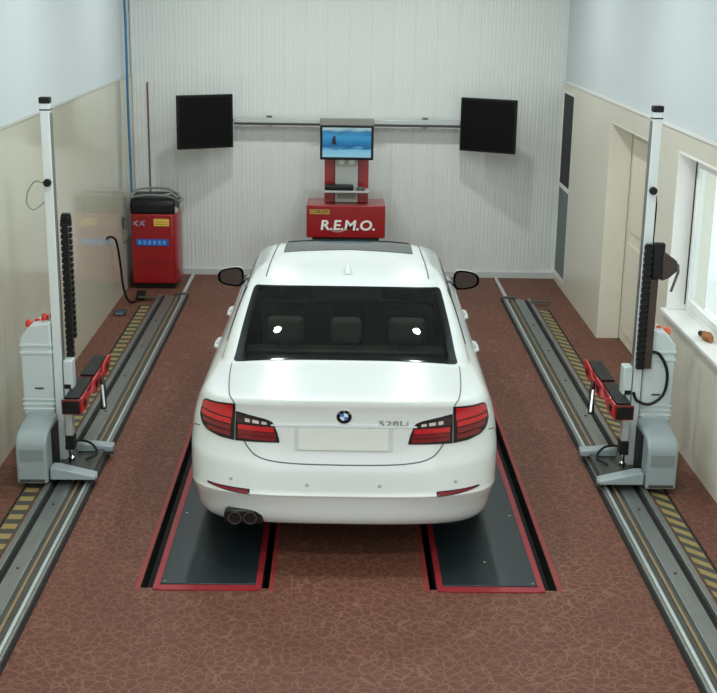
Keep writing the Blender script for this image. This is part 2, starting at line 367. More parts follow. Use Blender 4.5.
# ================================================================ measuring carriages on the rails
beacon_r = mat('red_beacon', (205, 40, 28), .3, coat=.4)
beacon_o = mat('orange_beacon', (215, 92, 40), .3, coat=.4)
red_b = mat('bright_red_enamel', (190, 36, 40), .35, coat=.3)
def carriage(m):
    x0 = .06+m*2.06
    lab = ('grey measuring carriage with tall silver post and red arm, near the red tool cabinet wall' if m < 0 else
           'grey measuring carriage with tall silver post, black clamp head and red arm, by the window')
    t = thing('measuring_carriage', (x0, 1.3, 0), lab, 'wheel aligner', 'measuring carriages on the floor rails')
    X = lambda a, b: sorted((-m*a, -m*b))
    def box(name, a, b, y0, y1, z0, z1, mt, bev=.004, par=t): p, q = X(a, b); return MB().box(p, q, y0, y1, z0, z1).build(name, mt, par, bevel=bev)
    def pris(name, poly, y0, y1, mt, bev=.004, par=t): return MB().prism([(-m*a, z) for a, z in poly], y0, y1, 'y').build(name, mt, par, bevel=bev)
    def tub(name, pts, r, mt, par=t, n=8): return MB().tube([(-m*a, y, z) for a, y, z in pts], r, n).build(name, mt, par, smooth=True)
    box('base_plate', .02, .30, .06, .66, .040, .062, steel_d)
    prof = [(-.05, .042), (-.05, .30)]+[(.06-.11*math.cos(k*math.pi/16), .30+.10*math.sin(k*math.pi/16)) for k in range(1, 8)]+[(.06, .40), (.33, .43), (.33, .042)]
    p, q = X(-.19, .02); cv = MB().prism(prof, p, q, 'x').build('drive_cover', grey_cover, t, bevel=.016, seg=3)
    p, q = X(-.165, -.005); MB().box(p, q, -.054, -.046, .21, .29).build('label_plate', mat('grey_label_plate', (130, 142, 142), .4), cv)
    MB().box(*X(-.17, 0), -.053, -.047, .055, .075).build('vent_slot', steel_d, cv)
    pris('inner_side', [(.021, .06), (.021, .38), (.026, .38), (.026, .06)], .10, .31, black, 0)
    cab = pris('control_box', [(-.218, .40), (-.218, .96), (-.14, 1.055), (-.004, 1.075), (-.004, .40)], .34, .58, white_cab, .012)
    for z in (.90, .845): pris('moulding', [(-.223, z), (-.223, z+.022), (0, z+.022), (0, z)], .334, .585, white_cab, .004, cab)
    for z in (.44, .475, .51): pris('moulding', [(-.221, z), (-.221, z+.014), (0, z+.014), (0, z)], .335, .584, white_cab, .003, cab)
    box('nameplate', -.13, -.07, .3365, .341, .595, .607, steel_d, 0, cab)
    for k, (a, zz) in enumerate(((-.165, 1.028), (-.06, 1.068))):
        MB().lathe([(.027, 0), (.027, .018), (.022, .038), (.010, .046)], (-m*a, .42+.03*k, zz), n=16).build('beacon', beacon_r if m < 0 or k == 1 else beacon_o, cab, smooth=True)
        MB().lathe([(.022, 0), (.022, .02), (.015, .032)], (-m*(a+.05), .46, zz+.012), n=14).build('beacon', beacon_o if m > 0 else beacon_r, cab, smooth=True)
    col = box('post', .0, .062, .36, .425, .062, 2.56, mat('white_post_enamel', (214, 222, 222), .3, .1), .006)
    box('post_track', .064, .072, .375, .41, .30, 2.50, steel, .001, col)
    box('post_band', -.003, .065, .357, .428, 2.515, 2.523, black, .001, col)
    box('post_cap', -.004, .066, .356, .429, 2.56, 2.60, black, .005, col)
    MB().lathe([(.026, 0), (.026, .03), (.012, .034)], (-m*.03, .325, 2.04), 'y', 16).build('pulley', black, col, smooth=True)
    sl = box('slide_block', .072, .135, .34, .45, .50, .80, white_cab, .008)
    box('slide_clamp', .075, .12, .332, .345, .60, .63, black, .002, sl)
    ch = MB(); a0, a1 = (.078, .128) if m < 0 else (.012, .062); cy0 = .44 if m < 0 else .285
    top = 1.74 if m < 0 else 1.66
    z = .80
    while z < top:
        p, q = X(a0, a1); ch.box(p, q, cy0, cy0+.05, z, z+.030); p, q = X(a0+.008, a1-.008); ch.box(p, q, cy0+.006, cy0+.044, z+.030, z+.042); z += .042
    for k in range(6 if m < 0 else 0):                # the chain bends over at its top
        an = math.pi*(k+.5)/6; p, q = X(a0, a1); yy = .465+.05-.05*math.cos(an); zz = top+.05*math.sin(an)
        ch.box(p, q, yy-.018, yy+.018, zz-.016, zz+.016)
    z = top
    while z > .9 and m < 0:
        p, q = X(a0, a1); ch.box(p, q, .54, .59, z-.03, z); z -= .042
    ch.build('drag_chain', black, t)
    # red measuring arm
    ar = box('measuring_arm', .12, .225, .10, 1.20, .515, .585, red_d, .006)
    for y0, y1 in ((.14, .62), (.68, 1.17)): box('black_pad', .115, .215, y0, y1, .585, .600, black, .003, ar)
    side = [(.10, .50), (.10, .605), (.30, .595), (.36, .555), (.48, .555), (.54, .60), (.74, .60), (.80, .555), (.90, .555), (.96, .60), (1.14, .61), (1.21, .60), (1.21, .54), (1.10, .50), (.96, .49), (.88, .53), (.78, .53), (.70, .49), (.56, .49), (.48, .53), (.38, .53), (.30, .49)]
    p, q = X(.226, .242); MB().prism(side, p, q, 'x').build('side_plate', red_b, ar, bevel=.003)
    for y0 in (.17, .60, 1.02):
        p, q = X(.2425, .246); MB().box(p, q, y0, y0+.07, .525, .57).build('sensor_window', black, ar, bevel=.002)
    box('end_plate', .105, .232, .086, .10, .495, .600, red_d, .003, ar)
    box('end_frame', .112, .225, .080, .087, .505, .590, black, .002, ar)
    MB().tube([(-m*.244, .80, .54), (-m*.27, .72, .50), (-m*.29, .60, .37)], [.018, .02, .024], 8).build('lever', black, ar, smooth=True)
    MB().tube([(-m*.268, .69, .515), (-m*.30, .58, .385)], .010, 8).build('lever_strip', alu, ar, smooth=True)
    # leg below the arm, pins and outriggers
    box('lift_leg', .10, .150, .20, .27, .30, .50, alu, .004)
    box('leg_socket', .095, .155, .19, .28, .20, .30, black, .004)
    MB().lathe([(.022, .062), (.022, .13), (.014, .14), (.014, .20)], (-m*.125, .235, 0), n=14).build('spindle', chrome, t, smooth=True)
    pris('outrigger', [(.03, .063), (.03, .150), (.08, .150), (.335, .088), (.335, .063)], -.03, .08, grey_cover, .008)
    pris('outrigger', [(.10, .063), (.10, .125), (.36, .105), (.36, .063)], .52, .62, grey_cover, .008)
    box('cross_bar', .26, .30, .08, .52, .063, .085, steel_d, .003)
    for yy in (.03, .57):
        MB().lathe([(.026, -.016), (.03, -.01), (.03, .01), (.026, .016)], (-m*.325 if yy < .3 else -m*.345, yy, .062), 'x', 16).build('guide_roller', steel, t, smooth=True)
    tub('hose', spline([(.06, .34, .16), (.14, .38, .20), (.22, .44, .16), (.27, .40, .10), (.20, .34, .072)]), .009, black)
    if m < 0:
        tub('sensor_cable', spline([(.0, .34, 2.04), (-.05, .33, 2.05), (-.10, .33, 1.98), (-.11, .33, 1.90), (-.07, .33, 1.86), (-.02, .35, 1.89), (.0, .355, 1.91)]), .0045, mat('grey_cable', (128, 132, 126), .5))
    else:
        hd = box('clamp_head', -.075, .008, .29, .352, 1.44, 1.69, black, .012)
        pris('clamp_jaw', [(-.06, 1.64), (-.16, 1.57), (-.175, 1.51), (-.11, 1.45), (-.06, 1.43)], .28, .36, mat('brown_black_plastic', (58, 44, 40), .4), .01, hd)
        tub('clamp_strap', [(-.165, .29, 1.55), (-.17, .28, 1.50), (-.13, .28, 1.36)], .010, steel_d, hd)
        box('clamp_bracket', -.045, .010, .30, .356, .80, 1.44, mat('dark_brown_metal', (66, 54, 50), .45, .3), .004, hd)
        tub('power_cable', spline([(-.03, .33, .92), (-.10, .32, .90), (-.16, .31, .78), (-.15, .31, .62), (-.06, .31, .54), (.03, .32, .56), (.06, .33, .62)]), .011, black)
        tub('side_cable', spline([(-.005, .39, 2.0), (-.012, .39, 1.9), (-.008, .39, 1.6)]), .006, black)
    return t
for m in (-1, 1): carriage(m)

# ================================================================ red tool cabinet in the corner
t = thing('tool_cabinet', (-2.095, 7.2, 0), 'tall red machine cabinet with black tray top in the back corner', 'cabinet')
body = MB().prism([(-.255, 0), (.215, 0), (.255, .07), (.255, .50), (-.255, .50)], .06, .86, 'z').build('body', red, t, bevel=.02, seg=3)
MB().box(-.23, .22, .03, .47, .004, .06).build('plinth', black, t)
MB().box(-.20, .17, -.003, .004, .30, .31).build('panel_seam', red_d, body)
blue = mat('blue_label', (30, 92, 190), .4); blue_l = mat('pale_blue_print', (96, 160, 225), .4); yel = mat('yellow_label', (226, 196, 84), .4)
lb = MB().box(-.20, .16, -.008, .001, .50, .575).build('blue_label', blue, body)
for i in range(6): MB().box(-.18+i*.055, -.145+i*.055, -.010, -.007, .515, .56).build('print_mark', blue_l, lb)
yl = MB().box(.0, .17, -.008, .001, .725, .805).build('yellow_label', yel, body)
for i in range(2): MB().box(.015, .15, -.0095, -.0075, .742+i*.025, .752+i*.025).build('print_line', mat('ochre_print', (180, 140, 50), .5), yl)
lg = MB()
for k in range(2):
    a = -.235+k*.075
    for s in (-1, 1): lg.add([(a, -.009, .755+.02*s*-1), (a+.012, -.009, .755-.02*s), (a+.062, -.009, .755+.03*s), (a+.048, -.009, .755+.03*s)], [(0, 1, 2, 3)])
lg.build('logo_mark', mat('white_blue_print', (170, 190, 220), .4), body)
hood = MB().prism([(.0, .85), (.0, .98), (.05, 1.03), (.40, 1.05), (.50, 1.03), (.50, .85)], -.265, .235, 'x').build('hood', black, t, bevel=.03, seg=3)
rim = MB().tube(spline([(-.26, .06, 1.03), (-.10, .03, 1.065), (.14, .05, 1.055), (.27, .12, .99), (.29, .30, .98)]), .012, 8).build('tray_rim', mat('grey_plastic', (128, 130, 128), .4), t, smooth=True)
MB().tube(spline([(-.26, .06, 1.03), (-.25, .25, 1.08), (-.10, .40, 1.09), (.14, .38, 1.08), (.29, .30, .98)]), .012, 8).build('tray_rim', MATS['grey_plastic'], t, smooth=True)
MB().lathe([(.03, 0), (.035, .02), (.02, .04)], (.235, .03, .90), 'y', 14).build('knob', alu, t, smooth=True)
MB().tube([(.12, .05, 1.06), (.20, .06, 1.085), (.26, .09, 1.03)], .018, 8).build('handle', MATS['grey_plastic'], t, smooth=True)

# hoses and small things by the left wall
cab_c = mat('blue_hose', (40, 110, 150), .4)
tag(MB().tube(spline([(-2.385, 7.42, 4.18), (-2.380, 7.42, 3.3), (-2.372, 7.42, 2.9), (-2.375, 7.42, 2.0), (-2.365, 7.40, 1.3), (-2.36, 7.38, 1.06)]), .014, 8).build('air_hose', cab_c, smooth=True), 'blue air hose hanging from the ceiling to the red cabinet', 'hose')
tag(MB().tube([(-2.24, 7.99, 2.25), (-2.24, 7.99, .08)], .009, 8).build('cable_conduit', mat('brown_cable', (120, 84, 70), .5), smooth=True), 'thin brown conduit on the back wall behind the cabinet', 'conduit')
t = thing('air_gun', (-2.385, 7.04, .7), 'grey air gun with coiled hose hanging beside the red cabinet', 'air gun')
MB().box(-.02, .02, -.03, .05, .02, .16).build('grip', mat('dull_grey_metal', (110, 114, 110), .45, .5), t, bevel=.01)
MB().tube([(0, -.02, .14), (0, -.10, .17)], .012, 8).build('nozzle', MATS['dull_grey_metal'], t, smooth=True)
MB().tube(spline([(0, .02, .02), (.02, .0, -.06), (-.01, -.04, -.12), (-.02, .03, -.14), (.01, .06, -.06), (0, .03, .02), (-.01, .05, .22), (.0, .10, .36)]), .007, 6).build('hose', MATS['dull_grey_metal'], t, smooth=True)
tag(MB().tube(spline([(-2.415, 6.05, .80), (-2.39, 6.15, .80), (-2.36, 6.30, .72), (-2.34, 6.38, .45), (-2.32, 6.40, .2), (-2.27, 6.44, .04), (-2.20, 6.60, .015)]), .013, 8).build('power_cable', black, smooth=True), 'black cable curving from the cream wall down to the floor', 'cable')
t = thing('plug_box', (-2.30, 6.02, 0), 'dark blue plug box on the floor by the cream wall', 'plug')
MB().box(-.06, .06, -.05, .06, .002, .05).build('body', mat('navy_plastic', (40, 54, 72), .4), t, bevel=.012)
MB().box(-.045, .045, -.052, -.049, .012, .036).build('socket_face', mat('grey_blue_plastic', (110, 130, 142), .4), t)
MB().box(-.02, .02, .06, .09, .01, .03).build('cable_gland', black, t)
t = thing('foot_valve', (-2.19, 6.72, 0), 'small black foot valve with brown fitting beside the red cabinet', 'foot valve')
MB().prism([(-.07, .002), (-.07, .03), (.05, .08), (.08, .08), (.08, .002)], -.05, .05, 'x').build('pedal', black, t, bevel=.008)
MB().tube([(.05, -.02, .03), (.13, -.05, .03)], .016, 8).build('fitting', mat('brass_fitting', (140, 96, 74), .35, .7), t, smooth=True)
t = thing('brown_glove', (2.62, 1.88, .936), 'crumpled brown work glove lying on the white window sill', 'glove')
g = MB(); rr = random.Random(3); vs = []; fs = []
for i in range(9):
    for j in range(14):
        u, v = math.pi*i/8, 2*math.pi*j/14; k = 1+.18*math.sin(3*v+i)+.1*rr.uniform(-1, 1)
        vs.append((.035*math.sin(u)*math.cos(v)*k, .085*math.sin(u)*math.sin(v)*k, max(.0, .028+.03*math.cos(u)*k)))
for i in range(8):
    for j in range(14): fs.append((i*14+j, i*14+(j+1) % 14, (i+1)*14+(j+1) % 14, (i+1)*14+j))
g.add(vs, fs).build('palm', mat('brown_leather', (158, 100, 52), .7, noise=.2, scale=30), t, smooth=True)
MB().tube(spline([(0, .07, .018), (-.01, .11, .02), (-.012, .135, .016)]), [.02]*16+[.016], 10).build('cuff', black, t, smooth=True)

# ================================================================ crossbeam with two camera panels
t = thing('crossbeam', (.06, 7.86, 1.80), 'long grey horizontal beam across the white back wall', 'beam')
MB().box(-1.30, 1.30, -.03, .05, .02, .075).build('profile', mat('beam_grey', (190, 196, 194), .35, .3), t, bevel=.006)
MB().box(-1.30, 1.30, -.025, .045, -.005, .02).build('under_beam_shade', mat('beam_shadow_grey', (62, 66, 66), .5), t)  # dark strip painted for the shade on the beam's underside
MB().box(-.31, .31, -.05, .0, -.02, .085).build('centre_cover', mat('warm_grey_paint', (150, 150, 142), .5), t, bevel=.006)
for x in (-.9, .9): MB().box(x-.03, x+.03, .05, .135, .01, .09).build('wall_bracket', steel_d, t)
scr_black = mat('black_panel_glass', (9, 9, 11), .45, spec=.15)
for m in (-1, 1):
    t = thing('camera_panel', (.055+m*1.60, 7.60, 1.848), 'square black camera panel on the beam end toward the '+('red cabinet' if m < 0 else 'narrow corner window'), 'camera panel', 'black panels on the crossbeam', rz=m*-.48)
    MB().box(-.335, .335, -.02, .025, -.30, .30).build('case', black, t, bevel=.008)
    MB().box(-.31, .31, -.024, -.019, -.275, .275).build('front_glass', scr_black, t)
    MB().box(-.08, .08, .025, .10, -.08, .10).build('mount', steel_d, t, bevel=.006)
    MB().tube([(0, .085, 0), (-m*.30, .085, .0), (-m*.376, .0985, 0)], .02, 10).build('support_arm', steel_d, t, smooth=True)

# ================================================================ red console with sign and monitor
t = thing('aligner_console', (.055, 7.2, 0), 'red console tower with lettered front box and monitor, against the back wall', 'console')
MB().box(-.38, .38, .06, .50, .004, .60).build('lower_body', mat('charcoal_enamel', (52, 52, 54), .5), t, bevel=.01)
sb = MB().box(-.442, .442, .0, .50, .615, .985).build('sign_box', red, t, bevel=.012)
white_p = mat('white_print', (240, 240, 238), .5)
def flat_text(body, size, x, y, z, mt, parent, shear=0, bold=0, th=.003, sx=1):
    vs, fs = text_mesh(body, size, shear, bold); o = MB()
    o.add([(x+a*sx, y, z+b) for a, b, _ in vs], fs); return o.build('lettering', mt, parent)
flat_text('R.E.M.O.', .155, .02, -.004, .755, white_p, sb, shear=.12, bold=.004, sx=1.12)
sw = MB(); pts = [(-.19+.2*k/12, .715-.035*math.sin(math.pi*k/12)) for k in range(13)]
for (a, b), (c, d) in zip(pts, pts[1:]): sw.add([(a, -.005, b), (c, -.005, d), (c, -.005, d+.010), (a, -.005, b+.010)], [(0, 1, 2, 3)])
sw.build('swoosh', mat('grey_print', (200, 170, 168), .5), sb)
gp = MB().box(-.405, -.185, -.006, .001, .885, .935).build('name_plate', mat('gold_label', (196, 166, 78), .4), sb)
flat_text('CORGHI', .052, -.295, -.008, .911, mat('dark_print', (70, 48, 24), .5), gp, bold=.001)
tw = MB().box(-.235, .245, .20, .46, .987, 1.56).build('tower', red_d, t, bevel=.01)
MB().box(-.245, -.13, .185, .20, .99, 1.56).build('tower_cheek', red, tw, bevel=.004)
MB().box(.135, .25, .185, .20, .99, 1.56).build('tower_cheek', red, tw, bevel=.004)
MB().box(-.125, .13, .175, .20, .99, 1.50).build('centre_panel', mat('pale_panel', (196, 200, 196), .45), tw, bevel=.004)
MB().box(-.10, .11, .166, .176, 1.03, 1.10).build('printer_slot', mat('slot_grey', (150, 154, 150), .5), tw, bevel=.003)
for x in (-.055, .055):
    MB().lathe([(.03, 0), (.036, -.03), (.034, -.055), (.015, -.06)], (x, .165, 1.46), 'y', 16).build('probe_lamp', mat('white_lamp_plastic', (240, 240, 234), .3), tw, smooth=True)
    MB().box(x-.055, x-.02, .15, .17, 1.475, 1.51).build('probe_clip', black, tw, bevel=.004)
sh = MB().box(-.25, .26, -.02, .20, 1.125, 1.15).build('shelf', mat('light_grey_shelf', (176, 178, 176), .45), t, bevel=.006)
MB().box(-.24, .08, -.01, .13, 1.15, 1.205).build('keyboard', black, sh, bevel=.015)
MB().lathe([(.05, 0), (.055, .015), (.03, .04)], (.16, .05, 1.15), n=16).build('mouse', mat('dark_grey_plastic', (70, 72, 74), .4), sh, smooth=True)
mo = MB().box(-.295, .295, .0, .05, 1.49, 1.87).build('monitor', black, t, bevel=.01)
screen_material()
sc = MB().box(-.268, .268, -.004, .001, 1.522, 1.845).build('screen', MATS['screen'], mo)
dk = mat('screen_figure', (14, 24, 40), .3)
MB().prism([(-.165, 1.66), (-.165, 1.70), (-.15, 1.75), (-.135, 1.76), (-.125, 1.74), (-.12, 1.69), (-.11, 1.66)], -.006, -.0042, 'y').build('picture_figure', dk, sc)
MB().box(-.04, .05, .05, .2, 1.60, 1.70).build('monitor_mount', steel_d, mo)

# ---- car body surface: horizontal rings from sill to roof crown -------------
# zr   zs   zf    w    yr    yf    ar   nr   af   nf
RINGS = np.array([
 (.230,.200,.200,.760,.300,4.60,.50,2.8,.80,2.6),
 (.262,.205,.205,.820,.140,4.74,.54,2.7,.80,2.6),
 (.285,.215,.215,.862,.085,4.80,.58,2.7,.85,2.6),
 (.330,.260,.260,.892,.055,4.85,.60,2.9,.90,2.6),
 (.420,.370,.360,.914,.030,4.88,.60,3.1,.95,2.6),
 (.478,.450,.450,.928,.008,4.90,.60,3.3,.95,2.6),
 (.492,.470,.470,.930,.000,4.90,.60,3.3,.95,2.6),
 (.504,.485,.485,.930,.006,4.90,.60,3.3,.95,2.6),
 (.600,.600,.580,.934,.018,4.88,.60,3.2,.95,2.6),
 (.650,.660,.620,.934,.026,4.87,.60,3.2,.95,2.6),
 (.720,.735,.660,.930,.045,4.85,.60,3.1,.95,2.5),
 (.820,.810,.700,.922,.055,4.80,.60,3.0,.95,2.5),
 (.910,.880,.740,.906,.055,4.70,.60,2.9,.95,2.4),
 (.980,.935,.780,.887,.048,4.55,.60,2.8,.95,2.3),
 (1.035,.972,.840,.867,.034,4.32,.60,2.8,.90,2.3),
 (1.062,.995,.900,.849,.036,4.10,.60,2.8,.85,2.3),
 (1.072,1.010,.955,.832,.065,3.88,.60,2.8,.75,2.4),
 (1.085,1.020,.985,.818,.230,3.72,.55,3.0,.60,2.6),
 (1.100,1.028,1.00,.806,.460,3.64,.50,3.3,.55,2.8),
 (1.112,1.036,1.01,.795,.640,3.59,.45,3.6,.50,3.0),
 (1.140,1.065,1.04,.786,.730,3.51,.42,3.8,.48,3.0),
 (1.220,1.165,1.16,.756,.940,3.29,.40,3.8,.46,3.0),
 (1.310,1.265,1.28,.722,1.20,3.06,.38,3.6,.44,3.0),
 (1.382,1.348,1.372,.688,1.42,2.95,.36,3.4,.42,3.0),
 (1.407,1.381,1.408,.668,1.50,2.89,.34,3.2,.40,3.8),
 (1.430,1.416,1.438,.634,1.60,2.80,.34,3.0,.36,3.8),
 (1.462,1.456,1.470,.520,1.84,2.65,.30,2.6,.30,3.4),
 (1.482,1.478,1.484,.270,2.10,2.46,.15,2.2,.15,2.2),
 (1.488,1.488,1.488,.020,2.24,2.30,.02,2.0,.02,2.0)])
NT = len(RINGS)
def pchip(tab):
    n = len(tab); d = np.diff(tab, axis=0); m = np.zeros_like(tab)
    for i in range(1, n-1):
        a, b = d[i-1], d[i]; ok = a*b > 0
        m[i] = np.where(ok, 2*a*b/np.where(ok, a+b, 1), 0)
    m[0] = d[0]; m[-1] = d[-1]
    def f(t):
        t = min(max(t, 0), n-1); i = min(int(t), n-2); u = t-i
        return ((2*u**3-3*u*u+1)*tab[i]+(u**3-2*u*u+u)*m[i]+(-2*u**3+3*u*u)*tab[i+1]+(u**3-u*u)*m[i+1])
    return f
ringpar = pchip(RINGS)
NA, NS, NF = 44, 72, 24
def ring(t):
    zr, zs, zf, w, yr, yf, ar, nr, af, nf = ringpar(t)
    th = np.linspace(0, 1, NA+1)*np.pi/2
    sn, cs = np.sin(th), np.clip(np.cos(th), 0, 1)
    A = np.stack([w*sn**(2/nr), yr+ar*(1-cs**(2/nr)), zr+(zs-zr)*sn**2], 1)
    y0, y1 = yr+ar, yf-af
    k = np.linspace(0, 1, NS+1)[1:-1]
    B = np.stack([np.full_like(k, w), y0+(y1-y0)*k, np.full_like(k, zs)], 1)
    th = np.linspace(1, 0, NF+1)*np.pi/2
    sn, cs = np.sin(th), np.clip(np.cos(th), 0, 1)
    C = np.stack([w*sn**(2/nf), yf-af*(1-cs**(2/nf)), zf+(zs-zf)*sn**2], 1)
    P = np.concatenate([A, B, C])
    s = np.concatenate([[0], np.cumsum(np.linalg.norm(np.diff(P, axis=0), axis=1))])
    return P, s
def at_s(t, s):
    P, S = ring(t); sg = -1 if s < 0 else 1
    p = np.array([np.interp(abs(s), S, P[:, k]) for k in range(3)]); p[0] *= sg
    return p
def at_y(t, y, sg=1):
    P, S = ring(t)
    p = np.array([np.interp(y, P[:, 1], P[:, k]) for k in range(3)]); p[0] *= sg
    return p
def t_of_z(z):
    a, b = 0., NT-1.
    for _ in range(40):
        m = (a+b)/2
        if ringpar(m)[0] < z: a = m
        else: b = m
    return (a+b)/2
def nrm(fn, a, b):
    e = 4e-3
    n = np.cross(fn(a, b+e)-fn(a, b-e), fn(a+e*4, b)-fn(a-e*4, b))
    return n/(np.linalg.norm(n)+1e-12)
def out(p, n):
    c = np.array([0, 2.3, .55])
    return n if np.dot(p-c, n) > 0 else -n
def S_off(t, s, off=0.):
    p = at_s(t, s); return p+out(p, nrm(at_s, t, s))*off if off else p
def Y_off(t, y, sg, off=0.):
    f = lambda a, b: at_y(a, b, sg)
    p = f(t, y); return p+out(p, nrm(f, t, y))*off if off else p

# ================================================================ the car
CAR_YAW, CAR_X = .0129469, .0201668
car = thing('car', (CAR_X, 0, 0), 'white saloon car parked on the red-edged runways', 'car', rz=-CAR_YAW)
ZT = .0152                                               # wheels stand on the runway plates
paint = mat('white_car_paint', (224, 231, 230), .22, coat=.8, noise=.01, scale=2)
gap = mat('dark_shut_line', (96, 102, 104), .7)
dark_trim = mat('car_black_trim', (14, 15, 16), .3)
car_glass = glass('tinted_car_glass', (.30, .34, .34), refl=.9)
frit_m = mat('black_glass_border', (10, 12, 13), .12)
lens = mat('bright_red_lens', (196, 22, 34), .18, coat=.6)
lens_d = mat('deep_red_lens', (120, 14, 22), .2, coat=.6)
lens_k = mat('smoked_lens', (44, 12, 16), .2, coat=.6)
lens_w = mat('clear_lens', (200, 196, 192), .2, coat=.5)
WHEELS = [(1.13, .36), (4.12, .36)]
# body skin: closed rings, wheel arches cut, window openings cut
def body_skin():
    rows = [i*.25 for i in range((NT-1)*4+1)]
    P0, _ = ring(0); K = len(P0); ncol = 2*K-2
    V = []; TT = []; CC = []
    for t in rows:
        P, S = ring(t)
        for j in range(K): V.append(P[j].copy()); CC.append(j); TT.append(t)
        for j in range(K-2, 0, -1): V.append(P[j]*np.array([-1, 1, 1])); CC.append(j); TT.append(t)
    V = np.array(V); TT = np.array(TT); CC = np.array(CC)
    inside = np.zeros(len(V), bool); tgt = V.copy()
    for yc, r in WHEELS:
        d = np.hypot(V[:, 1]-yc, V[:, 2]-.335); k = (d < r) & (np.abs(V[:, 0]) > .55) & (TT < 12)
        inside |= k
        dd = np.maximum(d, 1e-4)
        tgt[k, 1] = yc+(V[k, 1]-yc)/dd[k]*r; tgt[k, 2] = .335+(V[k, 2]-.335)/dd[k]*r
    faces = []; arch_cut = []
    jg = NA*0
    for i in range(len(rows)-1):
        tm = rows[i]+.125
        for j in range(ncol):
            j2 = (j+1) % ncol; a, b, c, d = i*ncol+j, i*ncol+j2, (i+1)*ncol+j2, (i+1)*ncol+j
            if inside[a] and inside[b] and inside[c] and inside[d]: continue
            pm = (V[a]+V[b]+V[c]+V[d])/4
            cc = max(CC[a], CC[b])
            # rear window opening
            if 19.75 < tm < 23.25 and cc <= 25: continue
            # side window openings
            if 20.25 < tm < 22.75 and abs(pm[0]) > .66 and side_open(tm, pm[1]): continue
            # windscreen opening
            if 20.3 < tm < 23.0 and pm[1] > 2.6 and abs(pm[0]) < .56: continue
            faces.append((a, b, c, d))
    V[inside] = tgt[inside]
    used = sorted({i for f in faces for i in f}); mp = {u: k for k, u in enumerate(used)}
    return [V[u] for u in used], [tuple(mp[i] for i in f) for f in faces]
def side_lim(t):                                        # rear and front ends of the side glass at height t
    k = (t-20)/(23-20); return 1.22+.42*k, 3.36-.56*k
def side_open(t, y): a, b = side_lim(t); return a+.05 < y < b-.05
vs, fs = body_skin()
body = MB().add(vs, fs).build('body', paint, car, smooth=True)
body.data.set_sharp_from_angle(angle=math.radians(60))
def grid_patch(name, F, us, vs_, mt, parent, lo=-.004, smooth=True):
    """F(u, v, off) -> point; a closed thin shell that hugs the surface."""
    nu, nv = len(us), len(vs_); top = [F(u, v, None) for u in us for v in vs_]; bot = [F(u, v, lo) for u in us for v in vs_]
    id_ = lambda i, j: i*nv+j; N = nu*nv; fs = []
    for i in range(nu-1):
        for j in range(nv-1): fs.append((id_(i, j), id_(i+1, j), id_(i+1, j+1), id_(i, j+1)))
    rim = [id_(i, 0) for i in range(nu)]+[id_(nu-1, j) for j in range(1, nv)]+[id_(i, nv-1) for i in range(nu-2, -1, -1)]+[id_(0, j) for j in range(nv-2, 0, -1)]
    for a, b in zip(rim, rim[1:]+rim[:1]): fs.append((a, b, N+b, N+a))
    return MB().add(top+bot, fs).build(name, mt, parent, smooth=smooth)
def lin_(a, b, n): return [a+(b-a)*i/n for i in range(n+1)]
def rear_strip(name, s0, s1, zt, zb, off, mt, parent, n=14, nv=4, sg=1):
    """strip on the tail between s0 and s1 (arc length), top and bottom height as functions of s"""
    def F(s, k, o):
        z = zb(s)+(zt(s)-zb(s))*k; return S_off(t_of_z(z), sg*s, off if o is None else o)
    return grid_patch(name, F, lin_(s0, s1, n), lin_(0, 1, nv), mt, parent)
def pl(*pts): xs = [p[0] for p in pts]; zs = [p[1] for p in pts]; return lambda s: float(np.interp(s, xs, zs))
def ribbon(name, pts, wd, mt, parent, off=.0012, n=6):
    """dark line on the skin through (t, s) points"""
    P = spline([(a, b, 0) for a, b in pts], n); Q = [Vector(S_off(p[0], p[1], off)) for p in P]; vs = []; fs = []
    for i, p in enumerate(Q):
        d = (Q[min(i+1, len(Q)-1)]-Q[max(i-1, 0)]).normalized(); nn = Vector(out(np.array(p), nrm(at_s, P[i][0], P[i][1]))); c = d.cross(nn).normalized()*wd/2
        vs += [p-c, p+c, p+c-nn*.004, p-c-nn*.004]
    for i in range(len(Q)-1):
        for k in range(4): fs.append((i*4+k, i*4+(k+1) % 4, i*4+4+(k+1) % 4, i*4+4+k))
    return MB().add(vs, fs).build(name, mt, parent)
# --- rear window
def rw_half(k): return .725-.075*k                        # half width along the surface
def round_u(k, r=.10):                                    # rounded corners
    e = min(k, 1-k)/r
    return 1-.055*(1-math.sqrt(max(0, 1-(1-e)**2))) if e < 1 else 1
def RW(u, k, off): t = 19.25+(23.5-19.25)*k; return S_off(t, u*rw_half(k)*round_u(k), off)
ks = [0, .01, .03, .06, .1]+lin_(.16, .84, 9)+[.9, .94, .97, .99, 1]
rwin = grid_patch('rear_window', lambda u, k, o: RW(u, k, .003 if o is None else .0005), lin_(-1, 1, 32), ks, car_glass, car)
def frame_patch(name, F, mt, parent, bu, b0, b1):
    o = MB(); us = lin_(-1, 1, 40)
    for (ua, ub, ka, kb) in ((-1, 1, 0, b0), (-1, 1, 1-b1, 1), (-1, -1+bu, b0, 1-b1), (1-bu, 1, b0, 1-b1)):
        U = lin_(ua, ub, 40 if ub-ua > 1 else 3); Kk = lin_(ka, kb, 14 if kb-ka > .5 else 5); nv = len(Kk)
        o.add([F(u, k, .0045) for u in U for k in Kk], [(i*nv+j, (i+1)*nv+j, (i+1)*nv+j+1, i*nv+j+1) for i in range(len(U)-1) for j in range(nv-1)])
    return o.build(name, mt, parent, smooth=True)
frame_patch('glass_border', RW, frit_m, rwin, .085, .13, .07)
